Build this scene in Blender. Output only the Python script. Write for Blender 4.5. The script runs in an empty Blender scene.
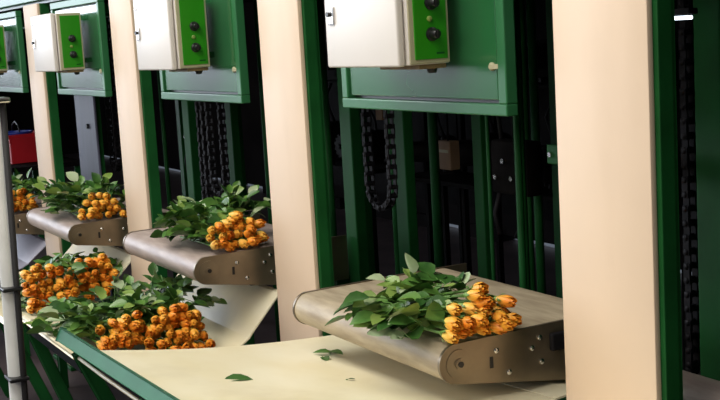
import bpy, bmesh, math, random
from mathutils import Vector, Matrix, Euler
R = random.Random(7)
PI = math.pi
scene = bpy.context.scene
COL = scene.collection

# ------------------------------------------------------------------ materials
def mat(name, rgb, rough=.5, metal=0., var=0., scale=8., bump=0., bscale=60., spec=.5, coat=0., emit=None, estr=0., stretch=None, rgb2=None, trans=0., coatior=1.5):
    m = bpy.data.materials.new(name); m.use_nodes = True
    nt = m.node_tree; b = nt.nodes['Principled BSDF']
    b.inputs['Base Color'].default_value = (*rgb, 1)
    b.inputs['Roughness'].default_value = rough
    b.inputs['Metallic'].default_value = metal
    b.inputs['Specular IOR Level'].default_value = spec
    b.inputs['Coat Weight'].default_value = coat
    b.inputs['Coat Roughness'].default_value = .03; b.inputs['Coat IOR'].default_value = coatior
    if trans: b.inputs['Subsurface Weight'].default_value = trans; b.inputs['Subsurface Radius'].default_value = (.01, .006, .003)
    if emit:
        b.inputs['Emission Color'].default_value = (*emit, 1); b.inputs['Emission Strength'].default_value = estr
    tc = nt.nodes.new('ShaderNodeTexCoord'); mp = nt.nodes.new('ShaderNodeMapping')
    nt.links.new(tc.outputs['Object'], mp.inputs['Vector'])
    if stretch: mp.inputs['Scale'].default_value = stretch
    if var or rgb2:
        n = nt.nodes.new('ShaderNodeTexNoise'); n.inputs['Scale'].default_value = scale; n.inputs['Detail'].default_value = 6
        nt.links.new(mp.outputs[0], n.inputs['Vector'])
        r = nt.nodes.new('ShaderNodeValToRGB')
        a = rgb; c = rgb2 or tuple(min(1, x * (1 + var)) for x in rgb)
        if not rgb2: a = tuple(x * (1 - var) for x in rgb)
        r.color_ramp.elements[0].position = .35; r.color_ramp.elements[1].position = .65
        r.color_ramp.elements[0].color = (*a, 1); r.color_ramp.elements[1].color = (*c, 1)
        nt.links.new(n.outputs['Fac'], r.inputs['Fac']); nt.links.new(r.outputs['Color'], b.inputs['Base Color'])
    if bump:
        n2 = nt.nodes.new('ShaderNodeTexNoise'); n2.inputs['Scale'].default_value = bscale; n2.inputs['Detail'].default_value = 4
        nt.links.new(mp.outputs[0], n2.inputs['Vector'])
        bp = nt.nodes.new('ShaderNodeBump'); bp.inputs['Strength'].default_value = bump; bp.inputs['Distance'].default_value = .01
        nt.links.new(n2.outputs['Fac'], bp.inputs['Height']); nt.links.new(bp.outputs['Normal'], b.inputs['Normal'])
    return m

M = {}
M['cream'] = mat('cream_paint', (.72, .555, .405), .5, var=.03, scale=3, bump=.03, bscale=14)
M['green'] = mat('dark_green_paint', (.008, .082, .018), .55, spec=.18, var=.15, scale=9, bump=.04)
M['framegreen'] = mat('mid_green_paint', (.03, .155, .058), .33, var=.06, scale=6)
M['panelgreen'] = mat('glossy_green_panel', (.022, .13, .045), .25, coat=1., coatior=1.55, var=.06, scale=5)
M['rimgreen'] = mat('teal_green_paint', (.034, .15, .085), .6, var=.08, scale=12, spec=.25)
M['bright'] = mat('bright_green_face', (.018, .25, .002), .4, var=.04, scale=20)
M['white'] = mat('white_enamel', (.73, .69, .65), .38, var=.012, scale=4)
M['beige'] = mat('beige_trim', (.45, .42, .27), .5, var=.05)
M['brown'] = mat('brown_strip', (.22, .15, .07), .6, var=.2, scale=30)
M['black'] = mat('black_plastic', (.008, .008, .009), .35)
M['rubber'] = mat('black_rubber', (.012, .011, .012), .7, bump=.1)
M['belt'] = mat('grey_brown_belt', (.30, .235, .155), .5, rgb2=(.45, .37, .25), scale=7, stretch=(1.2, 6, 6), bump=.08, bscale=120)
M['belt2'] = mat('grey_mauve_belt', (.30, .23, .20), .45, rgb2=(.42, .34, .30), scale=7, stretch=(1.2, 6, 6), bump=.08, bscale=120)
M['plate'] = mat('worn_steel_plate', (.16, .125, .085), .36, metal=.75, rgb2=(.30, .24, .165), scale=6, bump=.03)
M['steel'] = mat('bright_steel', (.72, .70, .68), .25, metal=1.)
M['darksteel'] = mat('oily_dark_steel', (.010, .009, .011), .6, spec=.15, var=.4, scale=20)
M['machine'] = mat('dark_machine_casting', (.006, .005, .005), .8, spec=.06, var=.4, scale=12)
M['tan'] = mat('tan_cardboard', (.28, .17, .10), .7, var=.15)
M['tray'] = mat('cream_sheet', (.86, .79, .58), .42, rgb2=(.80, .71, .47), scale=2.2, stretch=(1.5, 3, 1), bump=.05, bscale=6)
M['shadesheet'] = mat('shaded_lavender_sheet', (.36, .35, .41), .45, var=.08, scale=3)  # shade below the farthest conveyor, painted into the sheet colour
M['trayedge'] = mat('cream_sheet_edge', (.55, .46, .30), .6, var=.1)
M['floor'] = mat('dark_concrete', (.055, .038, .042), .55, rgb2=(.095, .070, .072), scale=3, bump=.12, bscale=30)
M['bounce'] = mat('pale_bounce_ground', (.55, .57, .62), .8, var=.08, scale=2)
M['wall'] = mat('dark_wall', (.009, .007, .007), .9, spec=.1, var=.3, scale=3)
M['wall2'] = mat('grey_wall', (.09, .08, .095), .85, var=.1, scale=2)
M['ceil'] = mat('grey_roof', (.20, .19, .18), .8, var=.1, scale=2)
M['pole'] = mat('pale_grey_tube', (.86, .87, .83), .4, var=.06, scale=14)
M['red'] = mat('red_plastic', (.45, .012, .02), .4, var=.1)
M['blue'] = mat('blue_plastic', (.02, .045, .32), .4, var=.1)
M['paleblue'] = mat('pale_blue_grey_sheet', (.10, .105, .155), .4, var=.12, scale=5, stretch=(4, 4, .4))
M['stem'] = mat('rose_stem', (.09, .20, .035), .5, var=.3, scale=40)
M['calyx'] = mat('rose_calyx', (.14, .26, .05), .5, var=.25, scale=40)
M['leaf'] = mat('rose_leaf_dark', (.022, .080, .014), .38, rgb2=(.05, .14, .024), scale=25, bump=.1, bscale=60)
M['leafm'] = mat('rose_leaf_mid', (.065, .17, .03), .38, rgb2=(.12, .25, .045), scale=25, bump=.1, bscale=60)
M['leafl'] = mat('rose_leaf_light', (.16, .27, .045), .42, rgb2=(.24, .34, .08), scale=25, bump=.1, bscale=60)
M['leafu'] = mat('rose_leaf_underside', (.30, .40, .21), .55, rgb2=(.40, .47, .28), scale=25)
M['stemdark'] = mat('dry_leaf', (.05, .06, .015), .6, var=.3, scale=30)
M['tube'] = mat('lamp_tube', (.9, .95, 1), .4, emit=(.78, .9, 1), estr=3.)
M['amber'] = mat('amber_lens', (.6, .2, .02), .3, emit=(1, .35, .04), estr=.25)

def smudge(m, rgb, amount):
    nt = m.node_tree; b = nt.nodes['Principled BSDF']; src = b.inputs['Base Color'].links[0].from_socket
    tc = nt.nodes.new('ShaderNodeTexCoord'); mp = nt.nodes.new('ShaderNodeMapping'); mp.inputs['Scale'].default_value = (3.4, 3, 1.3)
    n = nt.nodes.new('ShaderNodeTexNoise'); n.inputs['Scale'].default_value = 1.3; n.inputs['Detail'].default_value = 5
    r = nt.nodes.new('ShaderNodeMapRange'); r.inputs['From Min'].default_value = .56; r.inputs['From Max'].default_value = .78; r.inputs['To Max'].default_value = amount
    x = nt.nodes.new('ShaderNodeMix'); x.data_type = 'RGBA'; x.inputs[7].default_value = (*rgb, 1)
    nt.links.new(tc.outputs['Object'], mp.inputs[0]); nt.links.new(mp.outputs[0], n.inputs['Vector']); nt.links.new(n.outputs['Fac'], r.inputs['Value'])
    nt.links.new(r.outputs[0], x.inputs[0]); nt.links.new(src, x.inputs[6]); nt.links.new(x.outputs[2], b.inputs['Base Color'])
smudge(M['cream'], (.50, .36, .22), .30); smudge(M['tray'], (.46, .36, .18), .35)
def petal_material(name, base, tip):
    m = bpy.data.materials.new(name); m.use_nodes = True
    nt = m.node_tree; b = nt.nodes['Principled BSDF']
    tc = nt.nodes.new('ShaderNodeTexCoord'); sp = nt.nodes.new('ShaderNodeSeparateXYZ')
    nt.links.new(tc.outputs['Object'], sp.inputs[0])
    nz = nt.nodes.new('ShaderNodeTexNoise'); nz.inputs['Scale'].default_value = 45; nt.links.new(tc.outputs['Object'], nz.inputs['Vector'])
    mr = nt.nodes.new('ShaderNodeMapRange'); mr.inputs['From Min'].default_value = 0.; mr.inputs['From Max'].default_value = .06
    nt.links.new(sp.outputs['X'], mr.inputs['Value'])
    ad = nt.nodes.new('ShaderNodeMath'); ad.operation = 'MULTIPLY_ADD'; ad.inputs[1].default_value = .7; ad.inputs[2].default_value = -.3
    nt.links.new(nz.outputs['Fac'], ad.inputs[0])
    a2 = nt.nodes.new('ShaderNodeMath'); a2.operation = 'ADD'; a2.use_clamp = True
    nt.links.new(mr.outputs[0], a2.inputs[0]); nt.links.new(ad.outputs[0], a2.inputs[1])
    r = nt.nodes.new('ShaderNodeValToRGB')
    r.color_ramp.elements[0].color = (*base, 1); r.color_ramp.elements[1].color = (*tip, 1)
    r.color_ramp.elements[0].position = .25; r.color_ramp.elements[1].position = .85
    nt.links.new(a2.outputs[0], r.inputs['Fac']); nt.links.new(r.outputs['Color'], b.inputs['Base Color'])
    b.inputs['Roughness'].default_value = .5
    b.inputs['Subsurface Weight'].default_value = .15; b.inputs['Subsurface Radius'].default_value = (.008, .004, .002)
    return m
M['petal0'] = petal_material('petal_amber', (.90, .58, .10), (.90, .40, .035))
M['petal1'] = petal_material('petal_orange', (.88, .48, .07), (.86, .29, .02))
M['petal2'] = petal_material('petal_yellow', (.92, .66, .16), (.92, .48, .06))

# ------------------------------------------------------------------ mesh helpers
class MB:
    """collects shapes in one bmesh; build() links it as one mesh object"""
    def __init__(s): s.bm = bmesh.new(); s.mi = 0
    def _tag(s, faces):
        for f in faces: f.material_index = s.mi
    def box(s, x0, x1, y0, y1, z0, z1, bev=0., seg=2, M4=None):
        r = bmesh.ops.create_cube(s.bm, size=1)
        vs = r['verts']
        for v in vs:
            v.co = Vector(((x0 + x1) / 2 + v.co.x * (x1 - x0), (y0 + y1) / 2 + v.co.y * (y1 - y0), (z0 + z1) / 2 + v.co.z * (z1 - z0)))
        if M4 is not None:
            for v in vs: v.co = M4 @ v.co
        fs = {f for v in vs for f in v.link_faces}; s._tag(fs)
        if bev:
            es = list({e for v in vs for e in v.link_edges})
            g = bmesh.ops.bevel(s.bm, geom=es, offset=bev, segments=seg, affect='EDGES', profile=.5)
            s._tag(g['faces'])
        return s
    def beam(s, p0, p1, w, d, bev=0., up=(0, 0, 1)):
        p0, p1 = Vector(p0), Vector(p1); a = (p1 - p0); L = a.length; a.normalize()
        u = Vector(up); sx = a.cross(u)
        if sx.length < 1e-4: sx = a.cross(Vector((0, 1, 0)))
        sx.normalize(); sy = sx.cross(a)
        m = Matrix((sx, sy, a)).transposed().to_4x4(); m.translation = p0
        return s.box(-w / 2, w / 2, -d / 2, d / 2, 0, L, bev, M4=m)
    def tube(s, pts, rad, seg=8, close=False, cap=True):
        pts = [Vector(p) for p in pts]; n = len(pts)
        rads = rad if isinstance(rad, (list, tuple)) else [rad] * n
        rings = []; prev = None
        for i, p in enumerate(pts):
            a = pts[(i + 1) % n] if (i < n - 1 or close) else p
            b = pts[i - 1] if (i > 0 or close) else p
            t = (a - b).normalized()
            if prev is None:
                u = t.cross(Vector((0, 0, 1)))
                if u.length < 1e-3: u = t.cross(Vector((0, 1, 0)))
            else: u = prev - t * prev.dot(t)
            u.normalize(); prev = u; w = t.cross(u)
            rings.append([s.bm.verts.new(p + (u * math.cos(2 * PI * k / seg) + w * math.sin(2 * PI * k / seg)) * rads[i]) for k in range(seg)])
        fs = []
        for i in range(n if close else n - 1):
            A, B = rings[i], rings[(i + 1) % n]
            for k in range(seg): fs.append(s.bm.faces.new((A[k], A[(k + 1) % seg], B[(k + 1) % seg], B[k])))
        if cap and not close:
            fs.append(s.bm.faces.new(rings[0][::-1])); fs.append(s.bm.faces.new(rings[-1]))
        s._tag(fs)
        for f in fs: f.smooth = True
        return s
    def lathe(s, prof, org, axis, seg=20):
        """prof: (radius, distance along axis)"""
        a = Vector(axis).normalized(); u = a.cross(Vector((0, 0, 1)))
        if u.length < 1e-3: u = a.cross(Vector((0, 1, 0)))
        u.normalize(); w = a.cross(u); o = Vector(org); rings = []; fs = []
        for r, h in prof:
            rings.append([s.bm.verts.new(o + a * h + (u * math.cos(2 * PI * k / seg) + w * math.sin(2 * PI * k / seg)) * max(r, 1e-4)) for k in range(seg)])
        for A, B in zip(rings, rings[1:]):
            for k in range(seg): fs.append(s.bm.faces.new((A[k], A[(k + 1) % seg], B[(k + 1) % seg], B[k])))
        fs.append(s.bm.faces.new(rings[0][::-1])); fs.append(s.bm.faces.new(rings[-1]))
        s._tag(fs); return s
    def prism(s, prof, x0, x1):
        """closed (y,z) profile extruded along X"""
        A = [s.bm.verts.new((x0, y, z)) for y, z in prof]; B = [s.bm.verts.new((x1, y, z)) for y, z in prof]
        n = len(prof); fs = [s.bm.faces.new(A), s.bm.faces.new(B[::-1])]
        for i in range(n): fs.append(s.bm.faces.new((A[i], B[i], B[(i + 1) % n], A[(i + 1) % n])))
        s._tag(fs); return s
    def grid(s, rows, thick=0.):
        """rows: list of rows of points -> sheet, given thickness downward along normals"""
        V = [[s.bm.verts.new(p) for p in r] for r in rows]; fs = []
        for i in range(len(V) - 1):
            for j in range(len(V[0]) - 1):
                fs.append(s.bm.faces.new((V[i][j], V[i][j + 1], V[i + 1][j + 1], V[i + 1][j])))
        s._tag(fs)
        if thick:
            s.bm.normal_update()
            bmesh.ops.solidify(s.bm, geom=fs, thickness=thick)
        return s
    def mesh(s, name, mats, smooth=0.):
        bmesh.ops.recalc_face_normals(s.bm, faces=s.bm.faces)
        me = bpy.data.meshes.new(name); s.bm.to_mesh(me); s.bm.free()
        for m in (mats if isinstance(mats, (list, tuple)) else [mats]): me.materials.append(m)
        if smooth:
            me.shade_smooth(); me.set_sharp_from_angle(angle=math.radians(smooth))
        return me
    def build(s, name, mats, parent=None, smooth=0.):
        o = bpy.data.objects.new(name, s.mesh(name, mats, smooth)); COL.objects.link(o)
        if parent is not None: o.parent = parent
        return o

def tag(o, label=None, cat=None, group=None, kind=None):
    if label: o['label'] = label
    if cat: o['category'] = cat
    if group: o['group'] = group
    if kind: o['kind'] = kind
    return o
def empty(name, loc, label, cat, group=None):
    o = bpy.data.objects.new(name, None); COL.objects.link(o); o.location = loc; o.empty_display_size = .05
    return tag(o, label, cat, group)
def copy_tree(o, parent=None):
    c = o.copy(); COL.objects.link(c); c.parent = parent
    for k in list(o.children): copy_tree(k, c)
    return c
def put(o, x, y, z, rz=0.):
    o.location = (x, y, z); o.rotation_euler.z = rz; return o
S = 1.39          # spacing of the machine bays along X

# ------------------------------------------------------------------ room
def structure(name, mb, m): return tag(mb.build(name, m), kind='structure')
structure('floor', MB().box(-16, 5, -7, 9, -.1, 0), M['floor'])
structure('ceiling', MB().box(-16, 5, -1.6, 3.6, 3.3, 3.4), M['ceil'])
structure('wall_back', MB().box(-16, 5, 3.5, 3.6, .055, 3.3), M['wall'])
m = MB()
for x in (-5.5, -6.4, -7.0, -7.9, -8.6, -9.2, -10.3): m.box(x, x + .36, 3.46, 3.62, 0, .10)  # blocks added to break the daylight gap into separate glints
structure('gap_blocks', m, M['wall'])
structure('bounce_floor', MB().box(-16, 5, 3.6, 9, 0, .006), M['bounce'])  # pale ground added to brighten the gap under the back wall
structure('wall_left', MB().box(-16.1, -16, -1.6, 3.6, 0, 3.4), M['wall'])
structure('wall_right', MB().box(5, 5.1, -1.6, 3.6, 0, 3.4), M['wall'])

# ------------------------------------------------------------------ uprights
def make_upright():
    r = empty('machine_upright', (0, 0, 0), '', 'post', 'cream posts between the bays')
    m = MB()
    for a in ((-.010, .006), (.258, .275)): m.box(a[0], a[1], .004, .044, .0, 1.772, .002)
    m.box(-.010, .275, .036, .044, .0, 1.772)
    m.build('green_channel', M['green'], r)
    MB().box(0, .264, -.010, .004, .02, 1.772, .003).build('cover_panel', M['cream'], r, 40)
    MB().box(-.03, .30, -.02, .08, 0, .02, .004).build('foot_plate', M['green'], r)
    return r
up = make_upright()
ups = [up] + [copy_tree(up) for _ in range(3)]
for i, (o, l) in enumerate(zip(ups, (
        'wide cream post right of the nearest conveyor, the largest and nearest',
        'cream post left of the nearest conveyor, in front of which its roller ends',
        'cream post left of the second conveyor, third from the right',
        'narrowest, pinkish white cream post at the far left, partly behind a control box'))):
    put(o, (.020, -1.352, -2.752, -4.112)[i], 0, 0); o['label'] = l

m = MB(); m.box(-5.6, 1.9, .0, .07, 1.785, 1.95, .004); m.box(-5.6, 1.9, .03, .06, 1.772, 1.785)
tag(m.build('header_beam', M['framegreen']), 'long green beam across the tops of the cream posts', 'beam')

# ------------------------------------------------------------------ side posts of the machine frames (behind the uprights)
def make_frame_post(h=1.75):
    r = empty('frame_post', (0, 0, 0), '', 'post', 'green posts inside the machine')
    MB().box(-.036, .036, -.018, .018, .012, h, .004).build('square_tube', M['green'], r)
    MB().box(-.06, .06, -.04, .04, 0, .012, .002).build('foot_plate', M['green'], r)
    return r
fp = make_frame_post(); first = True
post_words = {0: 'beside the nearest conveyor', 1: 'beside the second conveyor', 2: 'beside the third conveyor', -1: 'right of the nearest cream post'}
row_words = ('front', 'second', 'third', 'rear')
for n in (-1, 0, 1, 2):
    for k, y in enumerate((.31, .49, .78, 1.10)):
        if n == -1 and k > 1: continue
        o = fp if first else copy_tree(fp); first = False
        x = -S * (n + 1) + (-.03, -.015, 0, 0)[k] + (.15 if n == -1 else 0)
        put(o, x, y, 0)
        if k == 2: o.scale = (.75, 1, 1)
        if k == 3: o.scale = (.6, 1, 1)
        o['label'] = 'dark green square post %s, %s in its row' % (post_words[n], row_words[k])

m = MB(); m.box(-5.6, 1.9, .072, 2.0, 1.79, 1.81); m.box(-5.6, 1.9, 1.98, 2.0, .62, 1.79)  # casing added to keep light out of the interior
tag(m.build('light_block_casing', M['machine']), 'added dark casing blocking light above and behind the machine row', 'casing')
# thin posts behind the belts
def make_rod(rad, h):
    r = empty('guide_rod', (0, 0, 0), '', 'rod', 'thin guide rods inside the machine')
    MB().tube([(0, 0, .012), (0, 0, h)], rad, 8).build('shaft', M['green'], r)
    MB().lathe([(rad * 2, 0), (rad * 2, .012)], (0, 0, 0), (0, 0, 1), 12).build('collar', M['darksteel'], r)
    return r
rods = [(.013, -.82, .52, 'green', 'tall green guide rod inside the nearest bay'),
        (.006, -.905, .47, 'darksteel', 'thin dark steel rod left of the tall guide rod in the nearest bay'),
        (.010, -.71, .86, 'green', 'rear green guide rod deep in the nearest bay'),
        (.010, -.60, .35, 'green', 'guide rod near the post bracket of the nearest bay'),
        (.012, -1.30 - .40, .62, 'green', 'green guide rod low behind the chain of the nearest bay')]
for k, (rad, x, y, mm, l) in enumerate(rods):
    o = make_rod(rad, 1.74); put(o, x, y, 0); o['label'] = l
    o.children[0].data.materials[0] = M[mm]
for k, n in enumerate((1, 1, 2)):
    o = make_rod(.012, 1.74); put(o, (-2.62, -2.30, -3.95)[k], (.75, .5, .6)[k], 0)
    o['label'] = ('green guide rod deep inside the second bay', 'green guide rod behind the blooms of the second bay', 'green guide rod inside the third bay beside the pale panel')[k]

more = [(-1.62, .74, .018, 'slim green rail behind the second post of the nearest bay'), (-1.33, .92, .012, 'slim green rail in the middle of the nearest bay'),
        (-1.12, .80, .014, 'slim green rail right of the middle of the nearest bay'), (-.63, .72, .016, 'slim green rail near the right side of the nearest bay'),
        (-.86, .95, .014, 'slim green rail far back near the bracket of the nearest bay'), (-.42, .37, .012, 'slim green rail close to the nearest cream post, inside the nearest bay'),
        (-2.75, .62, .014, 'slim green rail left of the chain in the second bay'), (-2.05, .55, .016, 'slim green rail right of the posts in the second bay'), (-1.95, .34, .010, 'slim green rail close to the cream post right of the second bay')]
for x, y, rad, l in more:
    o = make_rod(rad, 1.74); put(o, x, y, 0); o['label'] = l; o['category'] = 'rail'
# cross beam carrying each conveyor
def make_cross(): 
    return tag(MB().box(-S + .025, -.075, .255, .335, .70, .778, .004).build('cross_beam', M['green']), '', 'beam', 'cross beams under the conveyors')
cb = make_cross()
for n, l in enumerate(('green cross beam under the back of the nearest conveyor', 'green cross beam under the back of the second conveyor', 'green cross beam under the back of the third conveyor', 'green cross beam under the back of the farthest conveyor')):
    o = cb if n == 0 else copy_tree(cb)
    put(o, -S * n, 0, (0, 0, -.060, -.18)[n]); o['label'] = l

# ------------------------------------------------------------------ framed panel with control box
def make_panel_frame():
    r = empty('panel_frame', (0, 0, 0), '', 'panel', 'green framed panels')
    x0, x1, z0, z1, w = -.880, -.155, 1.358, 1.771, .030
    for a in ((x0, x1, z0, z0 + w * .85), (x0, x1, z1 - w, z1)): MB().box(a[0], a[1], 0, .030, a[2], a[3], .003).build('frame_rail', M['framegreen'], r)
    for a in ((x0, x0 + w), (x1 - w, x1)): MB().box(a[0], a[1], .001, .030, z0 + w * .85, z1 - w, .003).build('frame_stile', M['framegreen'], r)
    MB().box(x0 + w, x1 - w, .024, .029, z0 + .025, z1 - w).build('back_plate', M['black'], r)
    MB().box(x0 + w + .008, x1 - w - .009,   .008, .018, z0 + .033, z1 - w - .006, .002).build('door_panel', M['panelgreen'], r)
    m = MB(); m.lathe([(.009, 0), (.009, .008), (.006, .011)], (x1 - w - .025, .012, 1.462), (0, -1, 0), 14); m.box(x1 - w - .028, x1 - w + .004, .0, .006, 1.457, 1.467, .001)
    m.build('latch', M['beige'], r)
    for x in (-.80, -.26): MB().box(x - .012, x + .012, .030, .30, 1.70, 1.735, .002).build('mounting_arm', M['green'], r)
    MB().box(-S + .060, -.100, .300, .325, 1.70, 1.74, .002).build('mounting_bar', M['green'], r)
    return r
def make_control_box():
    r = empty('control_box', (0, 0, 0), '', 'control box', 'white control boxes with green knob panels')
    x0, x1, y0, y1, z0, z1 = -.655, -.315, -.165, -.040, 1.473, 1.708
    MB().box(x0 + .004, x1 - .004, y0 + .022, y1, z0, z1, .003).build('enclosure', M['white'], r, 40)
    d = MB().box(x0, x1 - .012, y0, y0 + .018, z0 - .002, z1 + .002, .005, 3).build('front_door', M['white'], r, 40)
    mm = MB(); mm.box(x0 + .020, x0 + .050, y0 - .004, y0, 1.570, 1.612, .003); mm.build('lock', M['steel'], d)
    mm = MB(); mm.lathe([(.006, 0), (.006, .006)], (x0 + .030, y0 - .004, 1.595), (0, -1, 0), 12); mm.build('key_hole', M['black'], d)
    MB().box(x0 + .018, x0 + .034, y0 - .003, y0, 1.668, 1.676, .002).build('rivet', M['steel'], d)
    p = MB().box(x1 - .004, x1 + .001, y0 + .022, y1 - .002, z0 + .002, z1 - .002, .002).build('trim_plate', M['beige'], r)
    MB().box(x1, x1 + .004, y0 + .034, y1 - .009, z0 + .011, z1 - .011, .001).build('knob_panel', M['bright'], p)
    for z in (1.537, 1.603):
        k = MB().lathe([(.015, 0), (.015, .004), (.011, .006), (.010, .022), (.008, .025)], (x1 + .004, -.088, z), (1, 0, 0), 22)
        k.box(x1 + .024, x1 + .031, -.091, -.085, z - .010, z + .010, .001)
        k.build('knob', M['black'], r, 40)
    MB().lathe([(.006, 0), (.006, .004), (.003, .006)], (x1 + .004, -.093, 1.570), (1, 0, 0), 12).build('indicator', M['leafl'], r)
    MB().box(x1 + .004, x1 + .005, -.078, -.058, 1.494, 1.498).build('maker_plate', M['green'], r)
    MB().box(x0 + .16, x1 - .01, y0 + .05, y0 + .12, z0 - .010, z0, .002).build('base_strip', M['brown'], r)
    for z in (1.50, 1.68): MB().box(x0 + .1, x0 + .2, y1 - .004, -.006, z, z + .02).build('wall_bracket', M['framegreen'], r)
    MB().lathe([(.012, 0), (.012, .012), (.009, .020)], (x1 - .030, y1 - .03, z0), (0, 0, -1), 12).build('cable_gland', M['black'], r)
    return r
pf = make_panel_frame(); bx = make_control_box()
which = ('nearest', 'second', 'third', 'farthest')
for n in range(4):
    o = pf if n == 0 else copy_tree(pf)
    put(o, (0, -1.382, -2.772, -4.16)[n], 0, -.0045 * n)
    o['label'] = ('large glossy green framed panel behind the nearest control box', 'green framed panel behind the control box of the second bay', 'green framed panel with a pale sheen behind the control box of the third bay', 'green framed panel cut off by the left edge of the photo')[n]
    o = bx if n == 0 else copy_tree(bx)
    put(o, (0, -1.382, -2.762, -4.15)[n], .012, -.0045 * n)
    o['label'] = ('largest white control box with two black knobs, above the nearest conveyor', 'white control box with green knob side, above the second conveyor', 'white control box above the third conveyor, overlapping the narrowest cream post', 'control box at the left edge of the photo, only its green knob side showing')[n]

# ------------------------------------------------------------------ belt conveyors
def arc(cy, cz, r, a0, a1, n): return [(cy + r * math.cos(math.radians(a0 + (a1 - a0) * k / n)), cz + r * math.sin(math.radians(a0 + (a1 - a0) * k / n))) for k in range(n + 1)]
def make_conveyor():
    r = empty('belt_conveyor', (0, 0, 0), '', 'conveyor', 'belt conveyors')
    cy, cz, rr = -.192, .876, .040
    prof = arc(cy, cz, rr, 262, 92, 16) + [(.10, .9185), (.205, .9185)] + arc(.212, .9, .018, 90, -60, 6) + [(.0, .828)]
    b = MB().prism(prof, -.762, -.103).build('belt', M['belt'], r, 40)
    pp = arc(cy, cz, rr + .002, 262, 100, 14) + [(.05, .921), (.284, .921), (.284, .779), (.12, .785)]
    for x, nm in ((-.770, 0), (-.103, 1)):
        p = MB().prism(pp, x, x + .008).build('side_plate', M['plate'], r, 30)
        sx = 1 if nm else -1; xs = x + (.008 if nm else 0)
        MB().lathe([(.030, 0), (.030, .002), (.011, .003), (.011, .008)], (xs, cy + .004, cz), (sx, 0, 0), 20).build('roller_bearing', M['plate'], p, 30)
        MB().lathe([(.0065, .0), (.0065, .010)], (xs, cy + .004, cz), (sx, 0, 0), 10).build('axle', M['black'], p)
        for y, z in ((-.096, .887), (-.005, .876), (.016, .895), (.019, .843), (-.066, .836)):
            MB().lathe([(.006, 0), (.006, .003), (.003, .005)], (xs, y, z), (sx, 0, 0), 10).build('bolt', M['steel'], p, 40)
        m = MB(); m.box(min(xs, xs + sx * .0015), max(xs, xs + sx * .0015), -.112, -.104, .852, .876, .0005)
        m.build('slot', M['black'], p)
        if nm:
            m = MB(); m.box(xs, xs + .014, .04, .13, .862, .900, .004); m.build('tension_block', M['darksteel'], p)
    for x in (-.70, -.20): MB().box(x - .02, x + .02, -.02, .284, .790, .812, .003).build('bearer', M['darksteel'], r)
    return r
cv = make_conveyor()
CZ = (0., 0., -.055, -.175); CX = (0, .045, .055, .03)
for n in range(4):
    o = cv if n == 0 else copy_tree(cv)
    put(o, -S * n + CX[n], 0, CZ[n] + (.0 if n == 0 else -.004))
    o['label'] = ('largest belt conveyor, grey-brown, carrying the bunch with the fewest loose leaves around it', 'second belt conveyor from the right, between two cream posts', 'third belt conveyor from the right, mauve grey roller', 'farthest belt conveyor at the left edge, its end just showing')[n]
    if n:
        for c in o.children:
            if c.name.startswith('belt'): c.data = c.data.copy(); c.data.materials[0] = M['belt2']
cv['label'] = 'largest belt conveyor, grey-brown, the nearest to the viewer'

# ------------------------------------------------------------------ collecting trays
def lerp(a, b, t): return a + (b - a) * t
def nearest_tray():
    r = empty('collecting_tray', (0, 0, 0), 'large cream tray with a green rim in front of the nearest conveyor', 'tray', 'cream collecting trays')
    def z(x, v):   # v 0 front .. 1 back
        u = min(1, max(0, (x + .95) / .95))
        zf, zb = lerp(.812, .826, u), lerp(.738, .788, u)
        return lerp(zf, zb, v) - .014 * math.sin(PI * v) * (1 - .6 * u)
    rows = []
    xs = [-.985 + k * .0755 for k in range(20)]
    for j in range(13):
        v = j / 12; y = lerp(-.69, -.016, v)
        rows.append([(x + (.02 * v if x < -.98 else 0), y, z(x, v)) for x in xs])
    MB().grid(rows, .006).build('tray_sheet', [M['tray']], r, 50)
    m = MB(); xs2 = [-.94 + k * .0925 for k in range(11)]
    m.grid([[(x, -.010, z(x, 1)) for x in xs2], [(x, .05, z(x, 1) + .004) for x in xs2], [(x, .17, z(x, 1) - .018) for x in xs2]], .004)
    m.build('chute_sheet', M['tray'], r, 50)
    # rim: a flat bar leaning a little outward
    m = MB(); m.beam((-1.145, -.718, .825), (.46, -.712, .848), .012, .033, .003, up=(0, .5, 1)); rim = m.build('rim', M['rimgreen'], r)
    MB().beam((-1.15, -.700, .802), (.46, -.694, .812), .012, .020, .002, up=(0, 0, 1)).build('under_rim_shade', M['machine'], r)  # dark bar added as the shade on the underside of the rim
    MB().tube([(-1.06, -.712, .790), (-.80, -.712, .788), (-.4, -.708, .789), (.46, -.704, .797)], .0045, 8).build('hem', M['tray'], r)
    for x, top in ((-1.03, .80), (.30, .80)):
        MB().beam((x, -.705, top), (x, -.36, .0), .030, .030, .003).build('leg', M['green'], r)
    for x in (-.90, .02): MB().beam((x, -.06, .72), (x, -.06, .0), .03, .03, .003).build('leg', M['green'], r)
    MB().box(-.93, .06, -.075, -.045, .70, .73, .002).build('rear_rail', M['green'], r)
    return r
nearest_tray()
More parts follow.
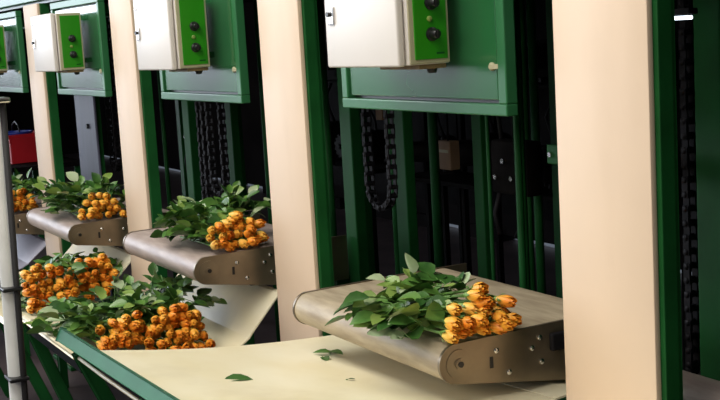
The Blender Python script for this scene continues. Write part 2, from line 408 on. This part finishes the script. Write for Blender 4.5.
def make_tray(n, label, x0, x1, dz, m, rail):
    """pan x0..x1, chute under the conveyor of bay n"""
    r = empty('collecting_tray', (0, 0, 0), label, 'tray', 'cream collecting trays'); o = -S * n
    k = 1 + dz / .69
    N = 16; xs = [lerp(x0, x1, i / N) for i in range(N + 1)]
    prof = [(-.628, .690), (-.615, .703), (-.56, .688), (-.47, .655), (-.36, .630), (-.25, .617), (-.17, .616)]
    MB().grid([[(x, y, z * k) for x in xs] for y, z in prof], .005).build('tray_sheet', m, r, 50)
    xc = [lerp(o - .78, o - .012, i / 10) for i in range(11)]
    ch = [(-.170, .618), (-.125, .632), (-.090, .655), (-.080, .668), (.020, .776), (.035, .779)]
    MB().grid([[(x, y, z * k) for x in xc] for y, z in ch], .004).build('chute_sheet', m, r, 18)
    if rail: MB().tube([(rail, -.622, .700 * k), (x1, -.622, .700 * k)], .0055, 8).build('hem', M['tray'], r)
    for x in ((x0 - .02,) if n == 1 else (x0 + .03, x1 - .15)): MB().beam((x, -.600, .68 * k), (x, -.36, .0), .032, .032, .003).build('leg', M['green'], r)
    for x in (x0 + .06, x1 - .10): MB().beam((x, -.12, .60 * k), (x, -.12, .0), .03, .03, .003).build('leg', M['green'], r)
    MB().box(x0 + .01, x1 - .01, -.135, -.105, .590 * k, .613 * k, .002).build('rear_rail', M['green'], r)
    MB().box(x0 - .03, x1 - .01, -.605, -.58, .640 * k, .672 * k, .002).build('front_rail', M['machine'], r)
    return r
make_tray(1, 'cream tray and chute below the second conveyor', -2.02, -1.402, 0, M['tray'], -2.22)
make_tray(2, 'cream tray and chute below the third conveyor, heaped with blooms', -3.62, -2.27, -.065, M['tray'], None)
make_tray(3, 'tray and chute in painted shade grey below the farthest conveyor at the left edge', -5.2, -4.18, -.17, M['shadesheet'], None)

# ------------------------------------------------------------------ roses
def bloom_mesh(seed, mt):
    q = random.Random(seed); m = MB(); bm = m.bm
    Lb, Rb = .058, .0170
    def petal(ang, r0, width, length, flare, lift):
        nu, nv = 6, 5; V = []
        for j in range(nv + 1):
            v = j / nv; rowv = []
            prof = math.sin(PI * min(1, .12 + v * .62)) ** .7
            rad = r0 * prof * (1 + flare * v ** 4)
            wv = width * (.5 + .62 * math.sin(PI * min(.85, .15 + v * .7))) * (1 if v < .9 else .8)
            for i in range(nu + 1):
                u = i / nu - .5
                tip = .005 * (1 - (2 * abs(u)) ** 2) * v
                a = ang + u * wv * 2
                rr = rad * (1 + .10 * u) + .0012 * v
                rowv.append(bm.verts.new((lift + v * length + tip - .004 * abs(u) * v + q.uniform(-.0004, .0004), rr * math.cos(a), rr * math.sin(a))))
            V.append(rowv)
        for j in range(nv):
            for i in range(nu): bm.faces.new((V[j][i], V[j][i + 1], V[j + 1][i + 1], V[j + 1][i])).smooth = True
    a0 = q.uniform(0, 6)
    for k in range(3): petal(a0 + k * 2.1, Rb * .50, .95, Lb * .96, -.35, .006)
    for k in range(4): petal(a0 + .5 + k * 1.57, Rb * .78, .75, Lb * .93, -.12, .003)
    for k in range(5): petal(a0 + .2 + k * 1.257, Rb * 1.02, .78, Lb * q.uniform(.86, .95), q.uniform(-.08, .10), 0)
    m.lathe([(.004, .0), (Rb * .55, .012), (Rb * .5, .035), (Rb * .2, .05)], (0, 0, 0), (1, 0, 0), 8)
    return m.mesh('bloom', mt)
BLOOMS = [bloom_mesh(k, M['petal%d' % (k % 3)]) for k in range(6)]
def calyx_mesh():
    m = MB(); m.lathe([(.003, -.012), (.007, -.006), (.009, .002), (.0135, .010)], (0, 0, 0), (1, 0, 0), 10)
    for k in range(5):
        a = k * 1.257; c, s_ = math.cos(a), math.sin(a); t = Vector((0, -s_, c)); n = Vector((0, c, s_))
        P = [(.004, .009, .005), (.018, .0190, .004), (.030, .0215, .0005)]
        rows = [[Vector((x, 0, 0)) + n * r - t * w, Vector((x, 0, 0)) + n * (r + .001), Vector((x, 0, 0)) + n * r + t * w] for x, r, w in P]
        m.grid(rows)
    return m.mesh('calyx', M['calyx'], 60)
CALYX = calyx_mesh()

LEAF = [(0, .0), (.12, .26), (.35, .46), (.6, .42), (.82, .24), (1, 0)]
def add_leaf(m, p, d, nrm, L, W, mi, droop):
    """one leaflet: base p, direction d, normal nrm"""
    d = d.normalized(); nrm = (nrm - d * nrm.dot(d)).normalized(); t = d.cross(nrm)
    rows = []
    for k, (u, w) in enumerate(LEAF):
        c = p + d * (L * u) - nrm * (droop * L * u * u)
        ww = W * w
        rows.append((c + t * ww + nrm * ww * .35, c, c - t * ww + nrm * ww * .35))
    bm = m.bm; V = [[bm.verts.new(q) for q in r] if 0 < i < len(rows) - 1 else [bm.verts.new(r[1])] for i, r in enumerate(rows)]
    fs = []
    fs.append(bm.faces.new((V[0][0], V[1][1], V[1][0]))); fs.append(bm.faces.new((V[0][0], V[1][2], V[1][1])))
    for a, b in zip(V[1:-2], V[2:-1]):
        fs.append(bm.faces.new((a[0], a[1], b[1], b[0]))); fs.append(bm.faces.new((a[1], a[2], b[2], b[1])))
    a = V[-2]; b = V[-1][0]
    fs.append(bm.faces.new((a[0], a[1], b))); fs.append(bm.faces.new((a[1], a[2], b)))
    for f in fs: f.material_index = mi; f.smooth = True

class LeafMB(MB):
    def mesh(s, name, mats, smooth=0.):
        me = bpy.data.meshes.new(name); s.bm.to_mesh(me); s.bm.free()
        for mm in mats: me.materials.append(mm)
        return me
def leaf_spray(m, q, p, d, zmin, size, light):
    """petiole with three to five leaflets"""
    d = d.normalized(); L = size * q.uniform(.9, 1.5)
    up = Vector((q.gauss(0, .35), q.gauss(0, .35), 1)).normalized()
    side = d.cross(up).normalized()
    end = p + d * L; end.z = max(end.z, zmin(end.y) + .006)
    m.mi = 4; m.tube([p, (p + end) / 2 + Vector((0, 0, .004)), end], .0011, 4)
    def mi():
        r = q.random()
        if r < .09: return 3
        if r < .09 + light: return 2
        return 1 if r < .62 else 0
    cl = lambda v: Vector((v.x, v.y, max(v.z, zmin(v.y) + .008)))
    for s_, f in ((0, 1.), (1, .72), (-1, .72), (1, .38), (-1, .38)):
        if f < .5 and q.random() < .4: continue
        b = cl(p + (end - p) * f)
        dd = (d + side * s_ * q.uniform(.8, 1.3) + Vector((0, 0, q.uniform(-.25, .25)))).normalized()
        LL = size * q.uniform(.55, 1.2)
        zt = max(zmin(b.y + dd.y * LL), zmin(b.y + dd.y * LL * .6)) + .014
        if b.z + dd.z * LL < zt: dd.z = max(dd.z, (zt - b.z) / LL)
        nr = (up + Vector((q.gauss(0, .45), q.gauss(0, .45), 0))).normalized()
        dr = q.uniform(0, .3)
        if b.z + dd.z * LL - dr * LL < zt: dr = 0
        add_leaf(m, b, dd, nr, LL, LL * q.uniform(.68, .85), mi(), dr)

PAN = [(-.70, .700), (-.628, .700), (-.615, .703), (-.56, .688), (-.47, .655), (-.36, .630), (-.25, .617), (-.17, .618), (-.125, .632), (-.090, .655), (-.080, .668), (.020, .776), (.1, .86)]
def pan_height(y, k):
    for (a, za), (b, zb) in zip(PAN, PAN[1:]):
        if y <= b: return lerp(za, zb, max(0, (y - a) / (b - a))) * k
    return PAN[-1][1] * k
def make_bunch(label, loc, rz, layout, length, leaf_n, leaf_u, seed, leaf_side=(-.8, .8), size=.048, light=.2, group='bunches of orange roses', spread=.06, rise=.0, bsc=1., lift=.42, tint=None, pan=0):
    """roses along local -X, blooms facing +X at local x=0; layout: blooms per layer, bottom up"""
    q = random.Random(seed)
    ground = (lambda y: max(.0, pan_height(y + loc[1], pan) - loc[2] + .004)) if pan else (lambda y: 0.)
    r = empty('rose_bunch', loc, label, 'roses', group); r.rotation_euler.z = rz
    d0 = .0335 * bsc; heads = []
    ymax = max(len(l) if isinstance(l, tuple) else l for l in layout)
    for k, (cnt, off) in enumerate(layout):
        for i in range(cnt):
            y = (i - (cnt - 1) / 2) * d0 + off + q.uniform(-.006, .006)
            z = .021 * bsc + k * d0 * .83 + q.uniform(0, .005)
            x = -.012 * k + q.uniform(-.028, .012)
            z += ground(y - .012 if y < 0 else y + .012)
            heads.append((x, y, z))
    for k, (x, y, z) in enumerate(heads):
        L = length * q.uniform(.85, 1.05)
        yt = y * .65 + q.uniform(-.01, .01); zt = max(.010 + ground(yt), z * .45)
        hx = x - .052
        pts = [(hx, y, z), (hx - L * .3, y * .85, lerp(z, zt, .45)), (hx - L * .7, yt, zt), (hx - L, yt * 1.1 + q.uniform(-.01, .01), max(.008 + ground(yt), zt - .004))]
        st = MB().tube(pts, [.0036, .0034, .0034, .0036], 5).build('rose', M['stem'], r)
        tilt = Euler((q.uniform(0, 6.28), q.gauss(-.05, .14), q.gauss(0, .16)))
        for nm, me in (('bloom', BLOOMS[q.randrange(6)] if tint is None else BLOOMS[tint[q.randrange(len(tint))]]), ('calyx', CALYX)):
            o = bpy.data.objects.new(nm, me); COL.objects.link(o); o.parent = st
            o.location = (hx, y, z); o.rotation_mode = 'ZYX'; o.rotation_euler = tilt
            s_ = bsc * q.uniform(.9, 1.1); o.scale = (s_, s_ * 1.0, s_ * 1.0)
    m = LeafMB()
    W = ymax if isinstance(ymax, int) else 6
    half = max(c for c, _ in layout) * d0 / 2; top = len(layout) * d0 * .8
    for k in range(leaf_n):
        u = q.uniform(*leaf_u)
        yy = q.uniform(-half, half) * 1.05
        z = q.uniform(.01, top * lerp(1.0, .75, min(1, u / length))) + rise
        p = Vector((-.055 - u, yy, z))
        d = Vector((q.uniform(-.95, .1) if u > .06 else q.uniform(-1, -.4), q.uniform(*leaf_side) + yy / half * .5, q.uniform(-.3, lift)))
        p.z = max(p.z, ground(p.y) + .01)
        leaf_spray(m, q, p, d, ground, size, light)
    m.build('foliage', [M['leaf'], M['leafm'], M['leafl'], M['leafu'], M['stem']], r)
    return r

T = .921
make_bunch('yellow-orange rose bunch lying on the largest, nearest conveyor', (-.054, -.124, T), math.radians(7), [(7, 0), (6, .004), (5, .010), (2, .012)], .30, 74, (.02, .24), 3, (-1.3, .5), .054, .32, lift=.30, tint=(0, 2, 3, 5, 1), bsc=.78)
make_bunch('orange rose bunch on the second conveyor from the right', (-1.438, -.066, T - .003), math.radians(2), [(8, 0), (7, .0), (7, .0), (5, .003), (2, .01)], .32, 92, (.02, .28), 11, (-1.1, .7), .050, .16, lift=.65, tint=(0, 1, 2, 3, 4), bsc=.74, rise=.02)
make_bunch('small orange rose bunch on the third conveyor, left of a cream post', (-2.818, -.084, T - .057), 0, [(7, 0), (6, 0), (5, .006), (3, .01)], .36, 90, (.02, .38), 21, (-1.0, .7), .056, .22, lift=.7, tint=(0, 2, 3, 5), bsc=.80, rise=.012)
make_bunch('orange rose bunch on the farthest conveyor at the left edge', (-4.24, -.085, T - .177), 0, [(6, 0), (5, 0), (5, .0), (4, 0)], .38, 70, (.0, .36), 31, (-.8, .8), .055, .1, lift=.8, tint=(1, 2, 4, 0), bsc=.92, rise=.03)
make_bunch('front rose bunch of the pair on the tray below the second conveyor', (-1.430, -.442, .672), math.radians(4), [(7, 0), (7, .005), (6, .005), (4, .008)], .36, 90, (.02, .33), 41, (-1., .8), .055, .14, lift=.40, tint=(0, 1, 3, 4), bsc=.76, rise=.02, pan=1.)
make_bunch('rear, higher rose bunch of the pair on the tray below the second conveyor', (-1.412, -.292, .632), math.radians(-2), [(8, 0), (8, 0), (7, -.004), (7, .0), (6, .006), (4, .012)], .38, 95, (.03, .34), 51, (-1.0, .45), .055, .14, lift=.50, tint=(1, 4, 0, 3), bsc=.76, rise=.03, pan=1.)
make_bunch('front rose bunch of the pair on the tray below the third conveyor', (-2.42, -.405, .588), math.radians(3), [(7, 0), (7, 0), (7, 0), (7, 0), (6, .0), (5, -.01), (3, -.015)], .36, 40, (.05, .36), 61, (-.2, .9), .052, .1, tint=(1, 4, 0, 3), bsc=.88, pan=.906)
make_bunch('rear rose bunch of the pair on the tray below the third conveyor', (-2.67, -.180, .575), math.radians(-2), [(6, 0), (6, 0), (6, 0), (6, 0), (6, 0), (4, .01)], .36, 95, (.0, .34), 71, (-1.2, .5), .054, .12, lift=.35, tint=(1, 4, 0, 3), bsc=.88, pan=.906)

# ------------------------------------------------------------------ loose leaves
def loose(label, x, y, z, rz, L, n=1, seed=0, name='fallen_leaf', mi=0):
    q = random.Random(seed); m = LeafMB()
    for k in range(n):
        a = rz + k * q.uniform(1.2, 2.4)
        add_leaf(m, Vector((0, 0, .003 + .003 * k)), Vector((math.cos(a), math.sin(a), .06)), Vector((q.uniform(-.2, .2), -.1, 1)), L * q.uniform(.85, 1.1), L * .62, mi if k == 0 else 1, .1)
    m.mi = 4; m.tube([(0, 0, .003), (-.3 * L * math.cos(rz), -.3 * L * math.sin(rz), .003)], .0011, 4)
    o = m.build(name, [M['leaf'], M['leafm'], M['leafl'], M['leafu'], M['stem']]); o.location = (x, y, z)
    return tag(o, label, 'leaf', 'loose leaves on the nearest tray')
loose('dark green fallen leaf alone on the middle of the nearest tray', -.585, -.505, .786, 1.15, .066, 1, 1)
loose('fallen leaf sprig on the tray under the left end of the nearest roller', -.725, -.160, .757, 2.6, .045, 3, 2)
loose('fallen leaf just in front of the sprig below the nearest roller', -.705, -.190, .759, -.2, .040, 1, 5)
loose('tiny dark leaf scrap on the tray, left of the other scrap', -.545, -.350, .772, .4, .014, 1, 3, 'leaf_scrap')
loose('tiny dark leaf scrap on the tray close to the conveyor belt', -.440, -.262, .776, 1.2, .018, 1, 4, 'leaf_scrap')

# ------------------------------------------------------------------ things inside the machine
def make_chain(pts, w=.022):
    """roller chain hanging along a path: one mesh of links"""
    m = MB(); P = [Vector(p) for p in pts]
    seg = []; acc = 0
    step = .030
    i = 0; cur = P[0].copy(); dense = [cur.copy()]
    for a, b in zip(P, P[1:]):
        L = (b - a).length; n = max(1, round(L / step))
        for k in range(1, n + 1): dense.append(a.lerp(b, k / n))
    for k, (a, b) in enumerate(zip(dense, dense[1:])):
        o = w * (.5 if k % 2 else .36)
        t = (b - a).normalized(); s_ = t.cross(Vector((0, 1, 0)))
        for sy in (-1, 1):
            m.beam(a - t * .006 + Vector((0, sy * o, 0)), b + t * .006 + Vector((0, sy * o, 0)), .017, .004, 0, up=(0, 1, 0))
        m.tube([a - Vector((0, w * .6, 0)), a + Vector((0, w * .6, 0))], .0075, 8)
    return m
def U(x0, x1, y, zt, zb, n=8):
    c = (x0 + x1) / 2; r = (x1 - x0) / 2
    return [(x0, y, zt), (x0, y, zb + abs(r))] + [(c - r * math.cos(PI * k / n), y, zb + abs(r) - abs(r) * math.sin(PI * k / n)) for k in range(1, n)] + [(x1, y, zb + abs(r)), (x1, y, zt)]
def chain(label, pts, w=.024):
    return tag(make_chain(pts, w).build('hanging_roller_chain', M['darksteel']), label, 'chain', 'dark chains hanging in the machine')
chain('dark roller chain loop hanging in the nearest bay', U(-1.318, -1.180, .312, 1.694, 1.02))
chain('dark roller chain hanging in the gap right of the nearest cream post', U(-.020, .045, .312, 1.694, .78))
chain('dark roller chain loop in the second bay', U(-2.60, -2.47, .312, 1.694, .95))
chain('dark roller chain at the left of the second bay', U(-2.70, -2.655, .312, 1.694, .80))
chain('dark roller chain in the third bay', U(-3.92, -3.82, .312, 1.694, .95))

def gearbox(label, x, y, z, s=1., rz=0., warm=False):
    r = empty('drive_unit', (x, y, z), label, 'machine part', 'dark drive units inside the machine'); r.scale = (s, s, s); r.rotation_euler.z = rz
    MB().box(-.06, .06, -.05, .05, 0, .14, .012).build('housing', M['machine'], r, 40)
    MB().lathe([(.03, 0), (.045, .01), (.045, .10), (.035, .115)], (.0, -.05, .08), (0, -1, 0), 16).build('motor', M['darksteel'], r, 40)
    m = MB()
    pr = []
    for k in range(20): pr.append(k)
    m.lathe([(.052, 0), (.052, .008)], (.0, -.17, .08), (0, -1, 0), 20)
    for k in range(14):
        a = k * 2 * PI / 14; m.box(-.006, .006, -.178, -.17, .050, .060, 0, M4=Matrix.Translation((0, 0, .08)) @ Matrix.Rotation(a, 4, 'Y'))
    m.build('sprocket', M['darksteel'], r)
    MB().lathe([(.012, 0), (.012, .022)], (0, -.178, .08), (0, -1, 0), 10).build('hub', M['steel'] if warm else M['darksteel'], r)
    MB().tube([(.04, 0, .14), (.06, -.02, .19), (.03, -.03, .25), (.0, .0, .30)], .006, 6).build('cable', M['rubber'], r)
    for k in (-1, 1): MB().box(-.05 + (k > 0) * .08, -.03 + (k > 0) * .08, -.03, .03, -.02, 0, .002).build('foot', M['darksteel'], r)
    return r
def shelf(label, x0, x1, y, z, d=.22):
    r = empty('machine_shelf', ((x0 + x1) / 2, y, 0), label, 'shelf', 'dark shelves inside the machine'); w = (x1 - x0) / 2
    MB().box(-w, w, -d / 2, d / 2, z - .02, z, .003).build('shelf_board', M['machine'], r)
    for sx in (-1, 1):
        for sy in (-1, 1): MB().box(sx * (w - .02) - .012, sx * (w - .02) + .012, sy * (d / 2 - .02) - .012, sy * (d / 2 - .02) + .012, 0, z - .02).build('leg', M['machine'], r)
    return r
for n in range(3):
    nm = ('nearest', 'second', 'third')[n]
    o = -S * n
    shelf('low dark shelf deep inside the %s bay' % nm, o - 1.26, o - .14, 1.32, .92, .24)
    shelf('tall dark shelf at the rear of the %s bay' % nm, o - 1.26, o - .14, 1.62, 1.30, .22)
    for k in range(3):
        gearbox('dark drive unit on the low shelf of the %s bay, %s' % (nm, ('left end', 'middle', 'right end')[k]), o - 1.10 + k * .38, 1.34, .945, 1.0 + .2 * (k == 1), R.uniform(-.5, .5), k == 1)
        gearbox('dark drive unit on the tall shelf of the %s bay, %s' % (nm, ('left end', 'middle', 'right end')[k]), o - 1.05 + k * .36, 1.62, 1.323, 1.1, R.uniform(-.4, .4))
    # sorting carriage hanging from a bar
    r = empty('gripper_carriage', (o - .98 + .1 * n, .62, 1.05), 'dark gripper carriage hanging inside the %s bay' % nm, 'machine part', 'gripper carriages')
    MB().box(-.09, .09, -.03, .03, 0, .16, .01).build('carriage_block', M['machine'], r, 40)
    for sx in (-1, 1):
        MB().tube([(sx * .06, -.02, 0), (sx * .075, -.03, -.06), (sx * .04, -.04, -.12)], .008, 8).build('finger', M['darksteel'], r)
    for k in range(4): MB().lathe([(.008, 0), (.008, .008)], (-.06 + k * .04, -.03, .05 + .05 * (k % 2)), (0, -1, 0), 8).build('bolt', M['steel'], r)
    MB().tube([(0, 0, .16), (0, 0, .64)], .010, 8).build('hanger_rod', M['darksteel'], r)
    MB().tube([(-.07, .0, .16), (-.12, .02, .3), (-.05, .03, .48), (-.09, .02, .60)], .007, 6).build('cable', M['rubber'], r)
    MB().box(-.30, .30, -.02, .02, .64, .69).build('top_bar', M['green'], r)

# bracket on the back of the nearest upright
r = empty('bracket', (-.265, .22, 0), 'dark green bracket plate behind the left edge of the nearest cream post', 'bracket')
MB().box(-.035, .27, -.010, .010, 1.228, 1.272, .003).build('plate', M['green'], r)
MB().box(.245, .27, -.17, -.010, 1.222, 1.278, .002).build('flange', M['green'], r)
for x in (-.02, .06): MB().lathe([(.006, 0), (.006, .005)], (x, -.010, 1.250), (0, -1, 0), 8).build('bolt', M['steel'], r)

# tan carton behind the second bay, pale panel in the third bay
for x, y, z, w, h, l in ((-2.27, .92, 1.20, .05, .15, 'tan strip of board high in the second bay, left one'), (-2.13, .90, 1.18, .05, .17, 'tan strip of board high in the second bay, right one'), (-1.62, .8, 1.06, .08, .10, 'tan carton scrap deep inside the nearest bay')):
    r = empty('tan_carton', (x, y, 0), l, 'carton', 'tan cartons in the machine')
    MB().box(-w / 2, w / 2, -.02, .02, z, z + h, .003).build('carton_body', M['tan'], r)
    MB().box(-w / 2 + .01, w / 2 - .01, -.023, -.02, z + h * .6, z + h * .7).build('tape', M['beige'], r)
    MB().tube([(0, 0, z + h), (0, 0, 1.74)], .004, 6).build('hanging_wire', M['darksteel'], r)
r = empty('side_guard', (-4.02, .22, 0), 'pale blue-grey sheet guard standing in the third bay', 'guard')
MB().box(-.16, .17, .0, .012, .30, 1.34, .004).build('guard_sheet', M['paleblue'], r)
for x in (-.14, .14): MB().box(x - .012, x + .012, .012, .036, .0, 1.34).build('stile', M['green'], r)
MB().lathe([(.012, 0), (.012, .01)], (.05, 0, 1.17), (0, -1, 0), 12).build('knob', M['black'], r)

r = empty('roller_drum', (.20, .2, 0), 'grey roller drum low behind the nearest cream post, bottom right corner', 'machine part')
MB().lathe([(.055, -.10), (.062, -.095), (.062, .095), (.055, .10)], (0, 0, .772), (1, 0, 0), 28).build('drum', M['belt2'], r, 40)
for x in (-.115, .107): MB().box(x, x + .008, -.025, .025, 0, .80, .002).build('stand_plate', M['darksteel'], r)
MB().lathe([(.012, -.12), (.012, .12)], (0, 0, .772), (1, 0, 0), 12).build('axle', M['steel'], r)
# lamp and signal in the right-hand gap
r = empty('strip_lamp', (.131, .22, 1.541), 'small lit white strip lamp in the gap at top right', 'lamp')
MB().tube([(-.024, 0, 0), (.024, 0, 0)], .004, 10).build('lamp_tube', M['tube'], r)
MB().box(-.028, .028, -.01, .014, .006, .018, .002).build('lamp_housing', M['darksteel'], r)
for x in (-.02, .02): MB().tube([(x, 0, .018), (x, 0, .232)], .002, 6).build('hanger', M['darksteel'], r)
r = empty('signal_lamp', (-.315, .60, 0), 'small amber signal lamp below the strip lamp at top right', 'lamp')
MB().lathe([(.014, 0), (.016, .01), (.014, .028), (.006, .036)], (0, 0, 1.375), (0, 0, 1), 14).build('lens', M['amber'], r, 40)
MB().tube([(0, 0, 0), (0, 0, 1.36)], .008, 8).build('stand', M['darksteel'], r)
MB().lathe([(.02, 0), (.02, .02)], (0, 0, 1.355), (0, 0, 1), 14).build('lamp_base', M['black'], r)

# ------------------------------------------------------------------ pale pole in front, crates at the back
r = empty('steel_pole', (0, 0, 0), 'pale grey pole with black edging standing at the left edge of the photo', 'pole')
p0, p1 = Vector((-1.350, -.80, .60)), Vector((-1.270, -.80, 1.425)); d = (p1 - p0) / (p1.z - p0.z)
foot = p0 - d * (p0.z - .012)
MB().tube([foot, p1], .0215, 16).build('tube', M['pole'], r, 40)
MB().tube([foot + Vector((.026, .014, 0)), p1 + Vector((.026, .014, 0))], .0085, 8).build('edging_hose', M['rubber'], r)
for z in (.685, .935):
    c = p0 + d * (z - .60) + Vector((.008, 0, 0))
    MB().box(c.x - .036, c.x + .038, c.y - .026, c.y + .026, z - .005, z + .005, .003).build('cable_tie', M['black'], r)
MB().box(foot.x - .06, foot.x + .08, foot.y - .06, foot.y + .06, 0, .012, .002).build('foot_plate', M['pole'], r)
MB().box(p1.x - .03, p1.x + .05, p1.y - .03, p1.y + .03, p1.z, p1.z + .014, .004).build('top_cap', M['steel'], r)

def make_crate(name, m, w, dp, h):
    r = empty(name, (0, 0, 0), '', 'crate')
    t = .012
    MB().box(-w / 2, w / 2, -dp / 2, dp / 2, 0, t, .002).build('base', m, r)
    k = MB()
    for x in (-w / 2, w / 2 - t): k.box(x, x + t, -dp / 2, dp / 2, t, h)
    for y in (-dp / 2, dp / 2 - t): k.box(-w / 2, w / 2, y, y + t, t, h)
    k.build('crate_wall', m, r)
    MB().box(-w / 2 - .008, w / 2 + .008, -dp / 2 - .008, -dp / 2 + .004, h - .03, h, .002).build('lip', m, r)
    MB().box(-.04, .04, -dp / 2 - .003, -dp / 2, h * .55, h * .7).build('handle_slot', M['black'], r)
    return r
def make_table(x, y, w, dp, h):
    r = empty('side_table', (x, y, 0), 'dark low table under the red crates at far left', 'table')
    MB().box(-w / 2, w / 2, -dp / 2, dp / 2, h - .03, h, .003).build('table_top', M['machine'], r)
    for sx in (-1, 1):
        for sy in (-1, 1): MB().box(sx * (w / 2 - .04) - .02, sx * (w / 2 - .04) + .02, sy * (dp / 2 - .04) - .02, sy * (dp / 2 - .04) + .02, 0, h - .03).build('leg', M['green'], r)
make_table(-7.05, .62, 1.3, .5, .775)
ca = make_crate('plastic_crate', M['red'], .36, .34, .175); put(ca, -7.28, .62, .777); ca['label'] = 'red plastic crate at far left under the blue tub'; ca['group'] = 'red crates'
c2 = copy_tree(ca); put(c2, -6.86, .60, .777, .05); c2['label'] = 'red plastic crate at far left beside the narrowest cream post'
r = empty('blue_tub', (-7.26, .62, .806), 'small blue tub on a red crate at far left', 'tub')
MB().lathe([(.09, 0), (.12, .15), (.125, .15), (.125, .16), (.11, .16), (.085, .01)], (0, 0, 0), (0, 0, 1), 20).build('tub_body', M['blue'], r, 40)
MB().tube([(-.12, 0, .15), (-.09, 0, .21), (0, 0, .235), (.09, 0, .21), (.12, 0, .15)], .006, 6).build('handle', M['black'], r)

# ------------------------------------------------------------------ camera
f = 1209.
def nrm(v): return Vector(v).normalized()
mX = nrm((-674, -128, f)); dn = Vector((483, 8475, f)).normalized(); dn = (dn - mX * dn.dot(mX)).normalized()
Xc = -mX; Zc = -dn; Yc = Zc.cross(Xc)
Rm = Matrix((Xc, Yc, Zc))                      # world <- camera (x right, y down, z forward)
cam = bpy.data.cameras.new('camera'); co = bpy.data.objects.new('camera', cam); COL.objects.link(co)
Mw = Matrix.Identity(4)
for i in range(3):
    Mw[i][0] = Rm[i][0]; Mw[i][1] = -Rm[i][1]; Mw[i][2] = -Rm[i][2]
Mw[0][3], Mw[1][3], Mw[2][3] = 1.902, -1.481, 1.55
co.matrix_world = Mw
cam.sensor_width = 36; cam.lens = f / 720 * 36; cam.clip_start = .05
scene.camera = co

# ------------------------------------------------------------------ light
w = bpy.data.worlds.new('daylight'); scene.world = w; w.use_nodes = True
nt = w.node_tree; bg = nt.nodes['Background']
tc = nt.nodes.new('ShaderNodeTexCoord'); sp = nt.nodes.new('ShaderNodeSeparateXYZ'); nt.links.new(tc.outputs['Generated'], sp.inputs[0])
rp = nt.nodes.new('ShaderNodeValToRGB'); mr = nt.nodes.new('ShaderNodeMapRange')
mr.inputs['From Min'].default_value = -1; mr.inputs['From Max'].default_value = 1
nt.links.new(sp.outputs['Z'], mr.inputs['Value']); nt.links.new(mr.outputs[0], rp.inputs['Fac'])
e = rp.color_ramp.elements
e[0].position = .0; e[0].color = (.05, .045, .045, 1); e[1].position = 1.; e[1].color = (.75, .85, 1, 1)
k = e.new(.492); k.color = (.022, .024, .026, 1)
k = e.new(.500); k.color = (.8, .88, 1., 1)
# the open yard end of the hall, far left, is the brightest part of the surroundings
dt = nt.nodes.new('ShaderNodeVectorMath'); dt.operation = 'DOT_PRODUCT'; dt.inputs[1].default_value = Vector((-.955, -.29, .055)).normalized()
nt.links.new(tc.outputs['Generated'], dt.inputs[0])
m2 = nt.nodes.new('ShaderNodeMapRange'); m2.inputs['From Min'].default_value = .90; m2.inputs['From Max'].default_value = .985
m2.inputs['To Min'].default_value = .38; m2.inputs['To Max'].default_value = 6.5
nt.links.new(dt.outputs['Value'], m2.inputs['Value'])
nt.links.new(rp.outputs['Color'], bg.inputs['Color']); nt.links.new(m2.outputs[0], bg.inputs['Strength'])
def area(name, loc, target, size, size_y, energy, col):
    l = bpy.data.lights.new(name, 'AREA'); l.shape = 'RECTANGLE'; l.size = size; l.size_y = size_y; l.energy = energy; l.color = col
    o = bpy.data.objects.new(name, l); COL.objects.link(o); o.location = loc
    o.rotation_euler = (Vector(target) - Vector(loc)).to_track_quat('-Z', 'Y').to_euler(); return o
area('skylight', (-1.6, -1.45, 3.2), (-1.6, -.75, .9), 6.0, 1.1, 150, (1, .96, .88))
area('yard_daylight', (-6.5, -4.5, 2.6), (-2.5, 0, 1.2), 3.0, 2.2, 50, (.92, .94, 1.))
area('warm_fill', (.9, -3.3, 2.3), (-.9, -.3, 1.0), 1.2, .8, 24, (1, .86, .66))  # warm fill light added at the front, set low to brighten the pole

vs = scene.view_settings
vs.view_transform = 'Standard'; vs.look = 'None'; vs.gamma = 1; vs.use_curve_mapping = False; vs.exposure = 0.06
